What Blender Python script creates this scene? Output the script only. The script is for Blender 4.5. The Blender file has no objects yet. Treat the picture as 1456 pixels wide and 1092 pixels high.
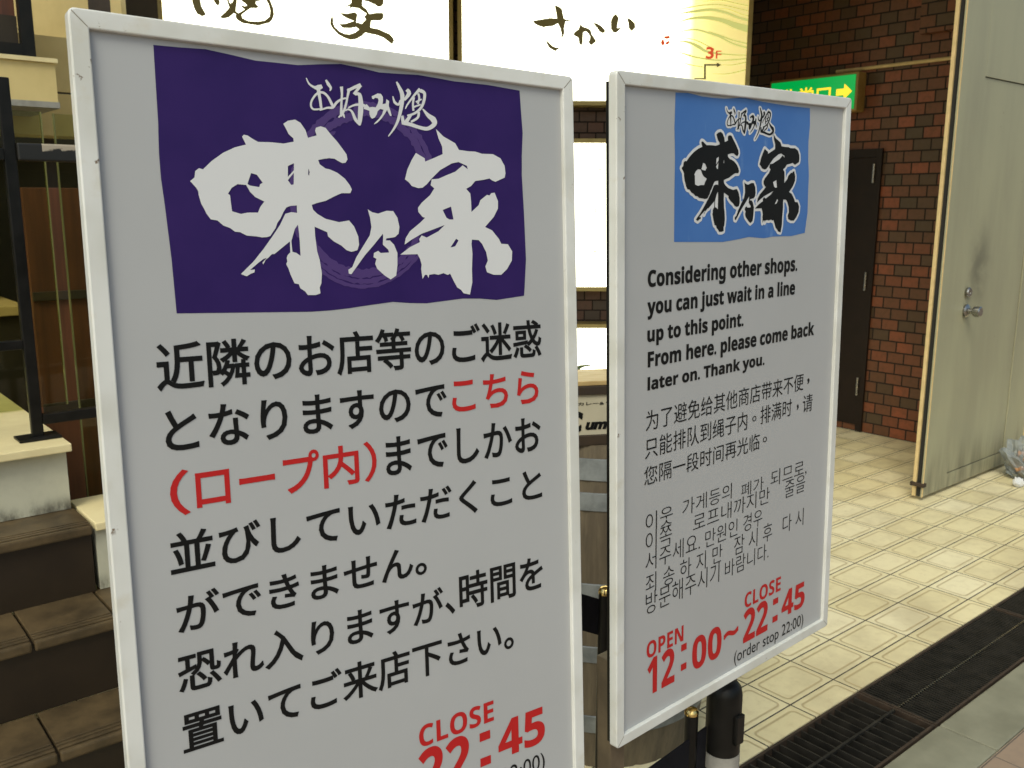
import bpy, bmesh, math, random
import numpy as np
from math import radians, sin, cos, pi
from mathutils import Vector, Matrix, geometry
random.seed(7)
S = bpy.context.scene
# ------------------------------------------------------------------ camera
F_PX = 1300.0; CAM_H = 1.5; PITCH = radians(11.115); ROLL = radians(.146)
cam_d = bpy.data.cameras.new('camera'); cam = bpy.data.objects.new('camera', cam_d); S.collection.objects.link(cam)
fw = Vector((0, cos(PITCH), -sin(PITCH))); up0 = Vector((0, sin(PITCH), cos(PITCH))); rt0 = Vector((1, 0, 0))
RT = rt0*cos(ROLL) + up0*sin(ROLL); UP = -rt0*sin(ROLL) + up0*cos(ROLL)
CAM = Vector((0, 0, CAM_H))
m = Matrix((RT, UP, -fw)).transposed().to_4x4(); m.translation = CAM
cam.matrix_world = m
cam_d.sensor_width = 36; cam_d.lens = 36*F_PX/1456; cam_d.clip_start = .02; cam_d.clip_end = 500
cam_d.dof.use_dof = True; cam_d.dof.focus_distance = 1.2; cam_d.dof.aperture_fstop = 17
S.camera = cam
# ------------------------------------------------------------------ world, sun, exposure
SUN_EL, SUN_AZ = radians(48), radians(200)          # azimuth measured clockwise from +y
w = bpy.data.worlds.new('World'); S.world = w; w.use_nodes = True
nt = w.node_tree; bg = nt.nodes['Background']
sky = nt.nodes.new('ShaderNodeTexSky'); sky.sky_type = 'NISHITA'; sky.sun_disc = False
sky.sun_elevation = SUN_EL; sky.sun_rotation = SUN_AZ; sky.dust_density = 4; sky.air_density = 1.0; sky.ozone_density = .4
tint = nt.nodes.new('ShaderNodeMix'); tint.data_type = 'RGBA'; tint.blend_type = 'MULTIPLY'; tint.inputs[0].default_value = 1; tint.inputs[7].default_value = (.94, 1, .93, 1)
nt.links.new(sky.outputs[0], tint.inputs[6]); nt.links.new(tint.outputs[2], bg.inputs[0]); bg.inputs[1].default_value = .13
sd = bpy.data.lights.new('sun', 'SUN'); sun = bpy.data.objects.new('sun', sd); S.collection.objects.link(sun)
sd.energy = 1.0; sd.angle = radians(25); sd.color = (.96, 1, .86)
sdir = Vector((sin(SUN_AZ)*cos(SUN_EL), cos(SUN_AZ)*cos(SUN_EL), sin(SUN_EL)))
sun.rotation_euler = sdir.to_track_quat('Z', 'Y').to_euler(); sun.location = (0, -3, 8)
S.view_settings.view_transform = 'Standard'; S.view_settings.look = 'None'
S.view_settings.exposure = 0.34; S.view_settings.gamma = 1

# ------------------------------------------------------------------ helpers
YB = math.atan2(.641, .768)                          # building axis: x along the street front, y into the building
EX = Vector((cos(YB), sin(YB), 0)); ED = Vector((-sin(YB), cos(YB), 0))
RB = Matrix.Rotation(YB, 4, 'Z')
def bw(i, d, z=0): return EX*i + ED*d + Vector((0, 0, z))
def ray(x, y): return RT*((x-728)/F_PX) + UP*((546-y)/F_PX) + fw
def hit(x, y, P, n):
    d = ray(x, y); return CAM + d*((P-CAM).dot(n)/d.dot(n))
def link(o, parent=None):
    S.collection.objects.link(o)
    if parent: o.parent = parent
    return o
def tag(o, label=None, cat=None, group=None, kind=None):
    if label: o['label'] = label
    if cat: o['category'] = cat
    if group: o['group'] = group
    if kind: o['kind'] = kind
    return o
def empty(name, label, cat, mat=None, group=None):
    o = bpy.data.objects.new(name, None); link(o); o.empty_display_size = .1
    if mat is not None: o.matrix_world = mat
    return tag(o, label, cat, group)
class MB:
    def __init__(s): s.bm = bmesh.new()
    def box(s, x0, x1, y0, y1, z0, z1, bev=0, M=None):
        r = bmesh.ops.create_cube(s.bm, size=1)['verts']
        for v in r: v.co = Vector(((x0+x1)/2+(x1-x0)*v.co.x, (y0+y1)/2+(y1-y0)*v.co.y, (z0+z1)/2+(z1-z0)*v.co.z))
        if bev:
            es = list({e for v in r for e in v.link_edges})
            g = bmesh.ops.bevel(s.bm, geom=es, offset=bev, segments=2, affect='EDGES', profile=.6)
            r = list({v for f in g['faces'] for v in f.verts} | {v for v in r if v.is_valid})
        if M:
            for v in r: v.co = M @ v.co
        return s
    def lathe(s, prof, n=32, M=None, caps=True, wob=None):
        rings = []
        for (r, z) in prof:
            ring = []
            for k in range(n):
                a = 2*pi*k/n; rr = r if wob is None else wob(r, k, n)
                v = Vector((rr*cos(a), rr*sin(a), z)); ring.append(s.bm.verts.new(M @ v if M else v))
            rings.append(ring)
        for a, b in zip(rings, rings[1:]):
            for k in range(n): s.bm.faces.new((a[k], a[(k+1) % n], b[(k+1) % n], b[k]))
        if caps: s.bm.faces.new(rings[0][::-1]); s.bm.faces.new(rings[-1])
        return s
    def tube(s, pts, r, n=10, caps=True):
        pts = [Vector(p) for p in pts]; rings = []
        for k, p in enumerate(pts):
            t = (pts[min(k+1, len(pts)-1)]-pts[max(k-1, 0)]).normalized()
            a = t.orthogonal().normalized() if k == 0 else (a - t*a.dot(t)).normalized()
            b = t.cross(a); rr = r[k] if isinstance(r, (list, tuple)) else r
            rings.append([s.bm.verts.new(p+(a*cos(2*pi*q/n)+b*sin(2*pi*q/n))*rr) for q in range(n)])
        for A, B in zip(rings, rings[1:]):
            for q in range(n): s.bm.faces.new((A[q], A[(q+1) % n], B[(q+1) % n], B[q]))
        if caps: s.bm.faces.new(rings[0][::-1]); s.bm.faces.new(rings[-1])
        return s
    def flat(s, vs, fs, z=0):
        bv = [s.bm.verts.new((v[0], v[1], z)) for v in vs]
        for f in fs:
            try: s.bm.faces.new([bv[k] for k in f])
            except ValueError: pass
        return s
    def build(s, name, mat, parent=None, M=None, smooth=False, label=None, ang=35):
        me = bpy.data.meshes.new(name)
        bmesh.ops.recalc_face_normals(s.bm, faces=s.bm.faces[:]) if not getattr(s, 'keep', False) else None
        s.bm.to_mesh(me); s.bm.free(); me.materials.append(mat)
        if smooth:
            me.shade_smooth(); me.set_sharp_from_angle(angle=radians(ang))
        o = bpy.data.objects.new(name, me); link(o, parent)
        if M is not None: o.matrix_local = M
        if label: o['label'] = label
        return o
def T(x, y, z=0): return Matrix.Translation((x, y, z))
def mB(i, d, z=0): return Matrix.Translation(bw(i, d, z)) @ RB      # building-frame matrix

# ---- node materials with operator syntax
class V:
    def __init__(s, nt, sock): s.nt, s.k = nt, sock
    def _m(s, op, *a):
        n = s.nt.nodes.new('ShaderNodeMath'); n.operation = op
        for q, x in enumerate((s,)+a):
            if isinstance(x, V): s.nt.links.new(x.k, n.inputs[q])
            else: n.inputs[q].default_value = x
        return V(s.nt, n.outputs[0])
    def __add__(s, o): return s._m('ADD', o)
    def __sub__(s, o): return s._m('SUBTRACT', o)
    def __mul__(s, o): return s._m('MULTIPLY', o)
    def __truediv__(s, o): return s._m('DIVIDE', o)
    def mn(s, o): return s._m('MINIMUM', o)
    def mx(s, o): return s._m('MAXIMUM', o)
    def fract(s): return s._m('FRACT')
    def floor(s): return s._m('FLOOR')
    def abs(s): return s._m('ABSOLUTE')
    def sqrt(s): return s._m('SQRT')
    def sin(s): return s._m('SINE')
    def lt(s, o): return s._m('LESS_THAN', o)
    def gt(s, o): return s._m('GREATER_THAN', o)
    def ss(s, a, b, o0=0., o1=1.):
        n = s.nt.nodes.new('ShaderNodeMapRange'); n.interpolation_type = 'SMOOTHSTEP'
        s.nt.links.new(s.k, n.inputs[0])
        for q, x in ((1, a), (2, b), (3, o0), (4, o1)): n.inputs[q].default_value = x
        return V(s.nt, n.outputs[0])
class Mat:
    def __init__(s, name, col=(.5, .5, .5), rough=.6, metal=0, spec=.5):
        s.m = bpy.data.materials.new(name); s.m.use_nodes = True; s.nt = s.m.node_tree
        s.p = s.nt.nodes['Principled BSDF']; s.p.inputs['Base Color'].default_value = (*col, 1)
        s.p.inputs['Roughness'].default_value = rough; s.p.inputs['Metallic'].default_value = metal
        s.p.inputs['Specular IOR Level'].default_value = spec
        s.tc = None
    def co(s):
        if not s.tc: s.tc = s.nt.nodes.new('ShaderNodeTexCoord')
        return s.tc.outputs['Object']
    def xyz(s):
        n = s.nt.nodes.new('ShaderNodeSeparateXYZ'); s.nt.links.new(s.co(), n.inputs[0]); return [V(s.nt, n.outputs[k]) for k in range(3)]
    def vec(s, x, y, z=0.):
        n = s.nt.nodes.new('ShaderNodeCombineXYZ')
        for q, a in enumerate((x, y, z)):
            if isinstance(a, V): s.nt.links.new(a.k, n.inputs[q])
            else: n.inputs[q].default_value = a
        return n.outputs[0]
    def noise(s, scale=5, detail=4, rough=.55, vec=None, st=None, dist=0):
        n = s.nt.nodes.new('ShaderNodeTexNoise'); n.inputs['Scale'].default_value = scale; n.inputs['Detail'].default_value = detail
        n.inputs['Roughness'].default_value = rough; n.inputs['Distortion'].default_value = dist
        v = vec or s.co()
        if st:
            mp = s.nt.nodes.new('ShaderNodeMapping'); mp.inputs['Scale'].default_value = st; s.nt.links.new(v, mp.inputs[0]); v = mp.outputs[0]
        s.nt.links.new(v, n.inputs['Vector']); return V(s.nt, n.outputs['Fac'])
    def mix(s, f, a, b):
        n = s.nt.nodes.new('ShaderNodeMix'); n.data_type = 'RGBA'
        for q, x in ((0, f), (6, a), (7, b)):
            if isinstance(x, V): s.nt.links.new(x.k, n.inputs[q])
            elif hasattr(x, 'is_linked'): s.nt.links.new(x, n.inputs[q])
            elif isinstance(x, tuple): n.inputs[q].default_value = (*x, 1)
            else: n.inputs[q].default_value = x
        return n.outputs[2]
    def ramp(s, f, stops, const=False):
        n = s.nt.nodes.new('ShaderNodeValToRGB'); s.nt.links.new(f.k, n.inputs[0]); cr = n.color_ramp
        if const: cr.interpolation = 'CONSTANT'
        while len(cr.elements) < len(stops): cr.elements.new(.5)
        for e, (p, c) in zip(cr.elements, stops): e.position = p; e.color = (*c, 1)
        return n.outputs[0]
    def base(s, sock): s.nt.links.new(sock, s.p.inputs['Base Color']); return s
    def rough(s, v): s.nt.links.new(v.k, s.p.inputs['Roughness']); return s
    def bump(s, v, strength=.5, dist=.002):
        n = s.nt.nodes.new('ShaderNodeBump'); n.inputs['Strength'].default_value = strength; n.inputs['Distance'].default_value = dist
        s.nt.links.new(v.k, n.inputs['Height']); s.nt.links.new(n.outputs[0], s.p.inputs['Normal']); return s
    def emit(s, col, st):
        if isinstance(col, tuple): s.p.inputs['Emission Color'].default_value = (*col, 1)
        else: s.nt.links.new(col, s.p.inputs['Emission Color'])
        s.p.inputs['Emission Strength'].default_value = st; return s
def mottled(name, c1, c2, scale=8, rough=.6, metal=0, bump=.15, bd=.002, st=None, spec=.5):
    a = Mat(name, c1, rough, metal, spec); n = a.noise(scale, 6, .6, st=st)
    a.base(a.mix(n.ss(.3, .7), c1, c2)); a.rough(n.ss(.2, .8, max(.05, rough-.12), min(1, rough+.12)))
    if bump: a.bump(a.noise(scale*5, 4, st=st), bump, bd)
    return a
K = {}
# ------------------------------------------------------------------ materials
def build_materials():
    a = Mat('board_face', (.78, .78, .77), .42); n = a.noise(3, 5)
    a.base(a.mix(n.ss(.35, .75), (.405, .410, .420), (.385, .390, .398))); a.bump(a.noise(180, 2), .05, .0006); K['board'] = a.m
    a = Mat('white_frame', (.8, .8, .78), .35); n = a.noise(55, 5, .65); n2 = a.noise(9, 3); n3 = a.noise(14, 4)
    c = a.mix(n2.ss(.4, .7), (.66, .665, .645), (.56, .56, .52))
    c = a.mix(n.ss(.66, .70)*n3.ss(.5, .6), c, (.16, .11, .07)); n4 = a.noise(24, 5, .6); c = a.mix(n4.ss(.55, .75)*.35, c, (.50, .45, .33))
    a.base(c); a.bump(n2, .1, .001); K['frame'] = a.m
    K['seam'] = Mat('grimy_seam', (.22, .19, .14), .8).m
    K['ink'] = Mat('black_print', (.006, .006, .006), .5, 0, .18).m
    K['red'] = Mat('red_print', (.44, .016, .016), .5, 0, .2).m
    a = Mat('purple_print', (.05, .018, .19), .5, 0, .22); n = a.noise(14, 3); a.base(a.mix(n.ss(.3, .7), (.021, .0075, .088), (.027, .010, .10))); K['purple'] = a.m
    K['lilac'] = Mat('lilac_print', (.062, .028, .15), .42).m
    a = Mat('blue_print', (.08, .24, .66), .42); n = a.noise(30, 5, .6, st=(1, .35, 1)); n2 = a.noise(6, 4)
    c = a.mix(n2.ss(.35, .7), (.040, .140, .42), (.056, .165, .45)); a.base(a.mix(n.ss(.60, .76), c, (.13, .25, .50))); K['blue'] = a.m
    K['whiteprint'] = Mat('white_print', (.63, .635, .65), .42).m
    # cream floor tile with moulded rim
    a = Mat('cream_tile', (.6, .5, .3), .35); x, y, z = a.xyz(); L, W = .239, .158
    u = x/L; v = y/W; fx = u.fract()*L; fy = v.fract()*W
    de = fx.mn(fx*-1+L).mn(fy.mn(fy*-1+W))
    wn = a.noise(40, 2); de2 = de + (wn-.5)*.0016
    r = .016; ins = .0215
    qx = (fx-L/2).abs()-(L/2-ins-r); qy = (fy-W/2).abs()-(W/2-ins-r); ax = qx.mx(0.); ay = qy.mx(0.)
    sdf = (ax*ax+ay*ay).sqrt()+qx.mx(qy).mn(0.)-r
    groove = sdf.abs().ss(.0012, .0062, 1, 0)
    cell = a.nt.nodes.new('ShaderNodeTexWhiteNoise'); cell.noise_dimensions = '2D'; a.nt.links.new(a.vec(u.floor(), v.floor()), cell.inputs['Vector'])
    cv = V(a.nt, cell.outputs['Value']); dirt = a.noise(2.2, 6, .6); fine = a.noise(26, 5, .65)
    c = a.ramp(cv, [(0, (.72, .63, .375)), (.5, (.78, .69, .43)), (1, (.83, .75, .51))])
    c = a.mix(fine.ss(.45, .8)*.35, c, (.47, .37, .20)); c = a.mix(dirt.ss(.42, .72)*.55, c, (.40, .33, .20))
    c = a.mix(groove*.6, c, (.34, .24, .11)); spk = a.noise(160, 2, .5); c = a.mix(spk.ss(.70, .76)*.5, c, (.2, .15, .08))
    grout = de2.ss(.0015, .0034, 1, 0); c = a.mix(grout, c, (.055, .045, .032)); a.base(c)
    a.rough(grout.mx(dirt.ss(.3, .7, .28, .5))); a.bump(grout*-1-groove*.5+fine*.06, .7, .003); K['tile'] = a.m
    # brick tile
    def brick(name, dark):
        a = Mat(name, (.2, .06, .04), .55); x, y, z = a.xyz()
        t = a.nt.nodes.new('ShaderNodeTexBrick'); a.nt.links.new(a.vec(x, z), t.inputs['Vector'])
        t.inputs['Color1'].default_value = (0, 0, 0, 1); t.inputs['Color2'].default_value = (1, 1, 1, 1); t.inputs['Mortar'].default_value = (.5, .5, .5, 1)
        t.inputs['Scale'].default_value = 1; t.inputs['Mortar Size'].default_value = .0048; t.inputs['Mortar Smooth'].default_value = .15
        t.inputs['Brick Width'].default_value = .112; t.inputs['Row Height'].default_value = .0705; t.offset = .5
        n = a.noise(30, 5, .65); big = a.noise(1.3, 4)
        g = V(a.nt, t.outputs['Color'])
        c = a.ramp(g, [(0, (.085, .042, .016)), (.22, (.078, .050, .022)), (.45, (.20, .058, .020)), (.7, (.115, .048, .018)), (1, (.27, .072, .025))])
        c = a.mix(n.ss(.4, .75)*.5, c, (.065, .036, .014)); c = a.mix(big.ss(.45, .7)*.35, c, (.09, .044, .018))
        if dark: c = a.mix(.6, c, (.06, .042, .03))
        f = V(a.nt, t.outputs['Fac']); c = a.mix(f, c, (.022, .016, .012)); a.base(c); a.rough(f.mx(n.ss(.2, .8, .38, .62)))
        a.bump(f*-1+n*.18, .8, .004); return a.m
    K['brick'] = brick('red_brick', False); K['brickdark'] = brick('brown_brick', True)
    K['grate'] = mottled('grate_steel', (.028, .027, .025), (.05, .045, .038), 20, .5, .6).m
    K['rust'] = mottled('rusted_edge', (.035, .024, .017), (.065, .042, .027), 30, .7, .3).m
    K['pit'] = Mat('black_pit_floor', (.012, .011, .010), .8).m  # even near-black colour for the drain bottom
    a = mottled('grey_stone', (.17, .165, .118), (.235, .228, .165), 7, .65, bump=.3); K['stone'] = a.m
    a = Mat('pink_paver', (.32, .2, .15), .7); t = a.nt.nodes.new('ShaderNodeTexBrick'); a.nt.links.new(a.co(), t.inputs['Vector'])
    t.inputs['Color1'].default_value = (.34, .25, .18, 1); t.inputs['Color2'].default_value = (.27, .195, .14, 1); t.inputs['Mortar'].default_value = (.09, .075, .06, 1)
    t.inputs['Scale'].default_value = 1; t.inputs['Brick Width'].default_value = .2; t.inputs['Row Height'].default_value = .1; t.inputs['Mortar Size'].default_value = .002
    n = a.noise(25, 6); a.base(a.mix(n.ss(.4, .8)*.5, t.outputs['Color'], (.2, .15, .12))); a.bump(n, .3, .002); K['paver'] = a.m
    K['asphalt'] = mottled('asphalt', (.045, .045, .045), (.06, .058, .055), 30, .85).m
    # weathered door paint, with scuffs; streaky occlusion shade painted in at the bottom
    a = Mat('door_paint', (.36, .345, .25), .45); x, y, z = a.xyz(); n = a.noise(3, 6, .62); n2 = a.noise(1.1, 5, .6, st=(3, 3, .6)); sp = a.noise(28, 4, .6)
    c = a.mix(n2.ss(.35, .7), (.345, .33, .215), (.285, .27, .18))
    hx = (x-.42)/.17; hz = (z-1.15)/.28; hand = (hx*hx+hz*hz).sqrt().ss(.15, 1.1, 1, 0); c = a.mix(hand*n.ss(.34, .60)*.9, c, (.15, .14, .095))
    st = a.noise(5, 4, .6, st=(4, 4, .5)); c = a.mix(z.ss(.0, .30, 1, 0)*st.ss(.3, .7)*.85, c, (.13, .12, .08))
    c = a.mix(sp.ss(.72, .75), c, (.13, .10, .06)); a.base(c); a.bump(n, .12, .003); K['door'] = a.m
    K['cream'] = mottled('cream_edge_paint', (.68, .51, .25), (.56, .42, .20), 20, .5).m
    K['wallcream'] = mottled('cream_plaster', (.68, .545, .25), (.58, .46, .205), 4, .7).m
    K['rubber'] = Mat('black_rubber', (.012, .012, .011), .6).m
    K['steel'] = mottled('brushed_steel', (.45, .44, .42), (.30, .29, .28), 60, .28, 1, bump=0).m
    K['darkdoor'] = mottled('dark_brown_door', (.014, .008, .005), (.020, .012, .008), 6, .45, spec=.25).m
    K['exitgreen'] = Mat('exit_green', (.0, .22, .05), .3).emit((.0, .42, .07), .62).m
    K['exityellow'] = Mat('exit_yellow', (.8, .6, .05), .3).emit((1, .62, .03), .95).m
    K['exitcase'] = mottled('aged_plastic_case', (.34, .22, .065), (.26, .165, .045), 12, .5).m
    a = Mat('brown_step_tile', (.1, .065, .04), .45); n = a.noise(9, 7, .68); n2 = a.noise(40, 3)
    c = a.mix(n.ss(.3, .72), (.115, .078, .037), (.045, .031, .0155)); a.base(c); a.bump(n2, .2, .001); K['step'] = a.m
    a = Mat('shaded_riser_tile', (.07, .045, .03), .4); n = a.noise(5, 6, .62)
    a.base(a.mix(n.ss(.3, .72), (.030, .020, .011), (.018, .012, .007))); K['riser'] = a.m  # occlusion shade between the steps is put into this darker colour
    a = Mat('white_painted_wall', (.6, .6, .55), .6); x, y, z = a.xyz(); n = a.noise(9, 6, .65); c = a.mix(n.ss(.4, .75), (.54, .525, .405), (.45, .44, .34))
    k = a.noise(14, 5, .65, st=(1, 1, .5)); c = a.mix(z.ss(0., .05, 1, 0)*k.ss(.35, .6), c, (.09, .08, .06)); a.base(c); K['white'] = a.m
    K['creamtop'] = mottled('cream_stone_top', (.80, .69, .40), (.70, .59, .33), 9, .5).m
    K['blackmetal'] = mottled('black_painted_metal', (.006, .006, .005), (.011, .010, .009), 15, .38, bump=.05, spec=.25).m
    a = Mat('peeling_rail_paint', (.02, .02, .02), .4); n = a.noise(16, 5, .6); x, y, z = a.xyz()
    x2 = a.noise(22, 4, .6); a.base(a.mix(((x2-.5)*.05+z).ss(.726, .730)*x.gt(.07), (.016, .015, .013), (.40, .34, .26))); K['peel'] = a.m
    g = Mat('green_tinted_glass', (.75, .85, .75), .02)
    tr = g.nt.nodes.new('ShaderNodeBsdfTransparent'); tr.inputs[0].default_value = (.80, .82, .66, 1)
    gl = g.nt.nodes.new('ShaderNodeBsdfGlossy'); gl.inputs['Roughness'].default_value = .03
    mx = g.nt.nodes.new('ShaderNodeMixShader'); mx.inputs[0].default_value = .02
    g.nt.links.new(tr.outputs[0], mx.inputs[1]); g.nt.links.new(gl.outputs[0], mx.inputs[2]); g.nt.links.new(mx.outputs[0], g.nt.nodes['Material Output'].inputs['Surface']); K['glass'] = g.m
    K['glassedge'] = Mat('glass_edge', (.15, .15, .055), .2).m
    a = Mat('red_brown_wood', (.12, .045, .025), .45); n = a.noise(4, 5, .6, st=(6, 6, .5)); a.base(a.mix(n.ss(.35, .7), (.13, .045, .022), (.07, .026, .014))); K['wood'] = a.m
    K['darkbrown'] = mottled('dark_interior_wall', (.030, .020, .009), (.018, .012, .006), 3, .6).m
    a = Mat('barrel_oak', (.2, .14, .09), .7); n = a.noise(7, 6, .65, st=(4, 4, .35)); n2 = a.noise(40, 4, .6, st=(3, 3, .2))
    c = a.mix(n.ss(.3, .7), (.135, .105, .064), (.075, .056, .034)); a.base(a.mix(n2.ss(.5, .8)*.5, c, (.045, .033, .020))); a.bump(n2, .4, .002); K['oak'] = a.m
    K['hoop'] = mottled('galvanised_hoop', (.24, .255, .255), (.13, .14, .14), 16, .5, .35, bump=.3).m
    K['postbrown'] = mottled('bronze_post', (.17, .13, .085), (.11, .085, .055), 15, .45, .3).m
    K['brass'] = Mat('brass_cap', (.75, .55, .22), .22, 1).m
    K['greyband'] = mottled('grey_reflective_band', (.33, .32, .29), (.25, .24, .22), 30, .4).m
    K['belt'] = mottled('navy_black_belt', (.006, .006, .008), (.010, .010, .014), 60, .8, spec=.2).m
    K['shelfwood'] = mottled('pale_wood', (.50, .36, .16), (.42, .29, .12), 12, .5, st=(1, 8, 1)).m
    K['signcream'] = mottled('aged_cream_board', (.50, .455, .34), (.43, .39, .28), 6, .6).m
    K['signdark'] = mottled('dark_stained_frame', (.045, .030, .018), (.03, .02, .013), 12, .5).m
    # backlit panels
    a = Mat('backlit_white', (.9, .87, .75), .3); a.emit((.97, .97, .72), PANEL); K['lit'] = a.m
    a = Mat('backlit_yellow_fade', (.9, .87, .75), .3); x, y, z = a.xyz()
    a.emit(a.ramp(x.ss(.30, .98), [(0, (.97, .97, .72)), (.22, (.75, .72, .42)), (.36, (.30, .275, .088)), (.6, (.205, .175, .048)), (1, (.16, .125, .031))]), PANEL); K['litfade'] = a.m
    K['litink'] = Mat('backlit_ink', (.03, .025, .01), .4).emit((.055, .043, .012), 1).m
    K['litred'] = Mat('backlit_red', (.4, .03, .01), .4).emit((.5, .06, .015), .8).m
    K['litolive'] = Mat('backlit_olive', (.2, .2, .06), .4).emit((.43, .43, .13), 1).m
    K['litgreen'] = Mat('backlit_green', (.03, .04, .02), .4).emit((.03, .045, .015), 1).m
    K['boxrim'] = mottled('lightbox_rim', (.42, .33, .13), (.36, .28, .10), 10, .4, .2).m
    K['ceiling'] = mottled('dim_ceiling', (.16, .13, .09), (.12, .10, .07), 3, .8).m
    g = Mat('clear_plastic_bag', (.42, .45, .45), .15); g.p.inputs['Transmission Weight'].default_value = .55; g.p.inputs['IOR'].default_value = 1.15; K['bag'] = g.m
    K['bagtrash'] = mottled('coloured_wrappers', (.45, .22, .08), (.2, .25, .3), 14, .5).m
PANEL = 3.2
build_materials()

# ------------------------------------------------------------------ shapes in a plane
def region(outers, holes=(), grow=0, ragged=0):
    """triangles of (outers minus holes), grown outwards by `grow`, as verts + faces."""
    vs, fs, kind = [], [], []
    def add(poly, k):
        if sum(p[0]*q[1]-q[0]*p[1] for p, q in zip(poly, list(poly[1:])+[poly[0]])) < 0: poly = list(poly)[::-1]
        b = len(vs); vs.extend([Vector((p[0], p[1])) for p in poly]); fs.append(list(range(b, b+len(poly)))); kind.append(k)
    for o in outers: add(o, 1)
    for h in holes: add(h, -1)
    if grow:
        for poly in list(outers)+list(holes):
            n = len(poly)
            for k in range(n):
                a, b = Vector(poly[k][:2]), Vector(poly[(k+1) % n][:2])
                if (b-a).length < 1e-6: continue
                t = (b-a).normalized()*grow; q = Vector((-t.y, t.x))
                add([a-q, b-q, b+q, a+q], 2)
                add([a+Vector((cos(pi*j/5), sin(pi*j/5)))*grow for j in range(10)], 2)
    r = geometry.delaunay_2d_cdt(vs, [], fs, 1, 1e-6)
    out = []
    for f, orig in zip(r[2], r[5]):
        ks = {kind[o] for o in orig}
        if 2 in ks or (1 in ks and -1 not in ks): out.append(f)
    return [(v.x, v.y) for v in r[0]], out
def stroke(pts, widths):
    n = len(pts); L, R = [], []
    for k in range(n):
        a, b = Vector(pts[max(k-1, 0)]), Vector(pts[min(k+1, n-1)]); t = (b-a).normalized(); q = Vector((-t.y, t.x))
        wv = widths if not isinstance(widths, (list, tuple)) else widths[k]
        p = Vector(pts[k]); L.append(p+q*wv/2); R.append(p-q*wv/2)
    return [tuple(p) for p in L+R[::-1]]
def smooth_line(pts, n=6):
    P = [Vector(p) for p in pts]; out = []
    for k in range(len(P)-1):
        p0, p1, p2, p3 = P[max(k-1, 0)], P[k], P[k+1], P[min(k+2, len(P)-1)]
        for s in range(n):
            t = s/n; out.append(tuple(.5*((2*p1)+(p2-p0)*t+(2*p0-5*p1+4*p2-p3)*t*t+(3*p1-p0-3*p2+p3)*t**3)))
    out.append(tuple(P[-1])); return out
def zmap(pts, ox, oy, s): return [(ox+x/s, oy+y/s) for x, y in pts]
_cache = {}
def sans(t):                                        # upright sans bold letters and figures
    o = ''
    for ch in t:
        if 'A' <= ch <= 'Z': o += chr(0x1D5D4+ord(ch)-65)
        elif 'a' <= ch <= 'z': o += chr(0x1D5EE+ord(ch)-97)
        elif '0' <= ch <= '9': o += chr(0x1D7EC+ord(ch)-48)
        else: o += ch
    return o
def thicken(vs, fs, g):
    """mesh outline grown by g with square corners, as one clean union"""
    P, F = [Vector(v) for v in vs], [list(f) for f in fs]; cnt = {}
    for f in fs:
        for a, b in zip(f, list(f[1:])+[f[0]]): cnt[(a, b)] = cnt.get((a, b), 0)+1
    for (a, b) in cnt:
        if (b, a) in cnt: continue
        A, B = Vector(vs[a]), Vector(vs[b])
        if (B-A).length < 1e-5: continue
        t = (B-A).normalized()*g; q = Vector((-t.y, t.x)); k = len(P); P += [A-t-q, B+t-q, B+t+q, A-t+q]; F.append([k, k+1, k+2, k+3])
    r = geometry.delaunay_2d_cdt(P, [], F, 1, 1e-6)
    V2 = np.array([(v.x, v.y) for v in r[0]]); T2 = np.array(r[2]); C = V2[T2].mean(1); keep = np.zeros(len(C), bool)
    for f in F:                                         # every input face is convex: keep triangles whose middle lies in one
        p = np.array([P[k][:] for k in f]); d = np.roll(p, -1, 0)-p; w = C[:, None, :]-p[None]
        s = d[None, :, 0]*w[:, :, 1]-d[None, :, 1]*w[:, :, 0]
        keep |= (s > -1e-9).all(1) | (s < 1e-9).all(1)
    return [tuple(v) for v in V2.tolist()], [tuple(t) for t in T2[keep].tolist()]
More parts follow.
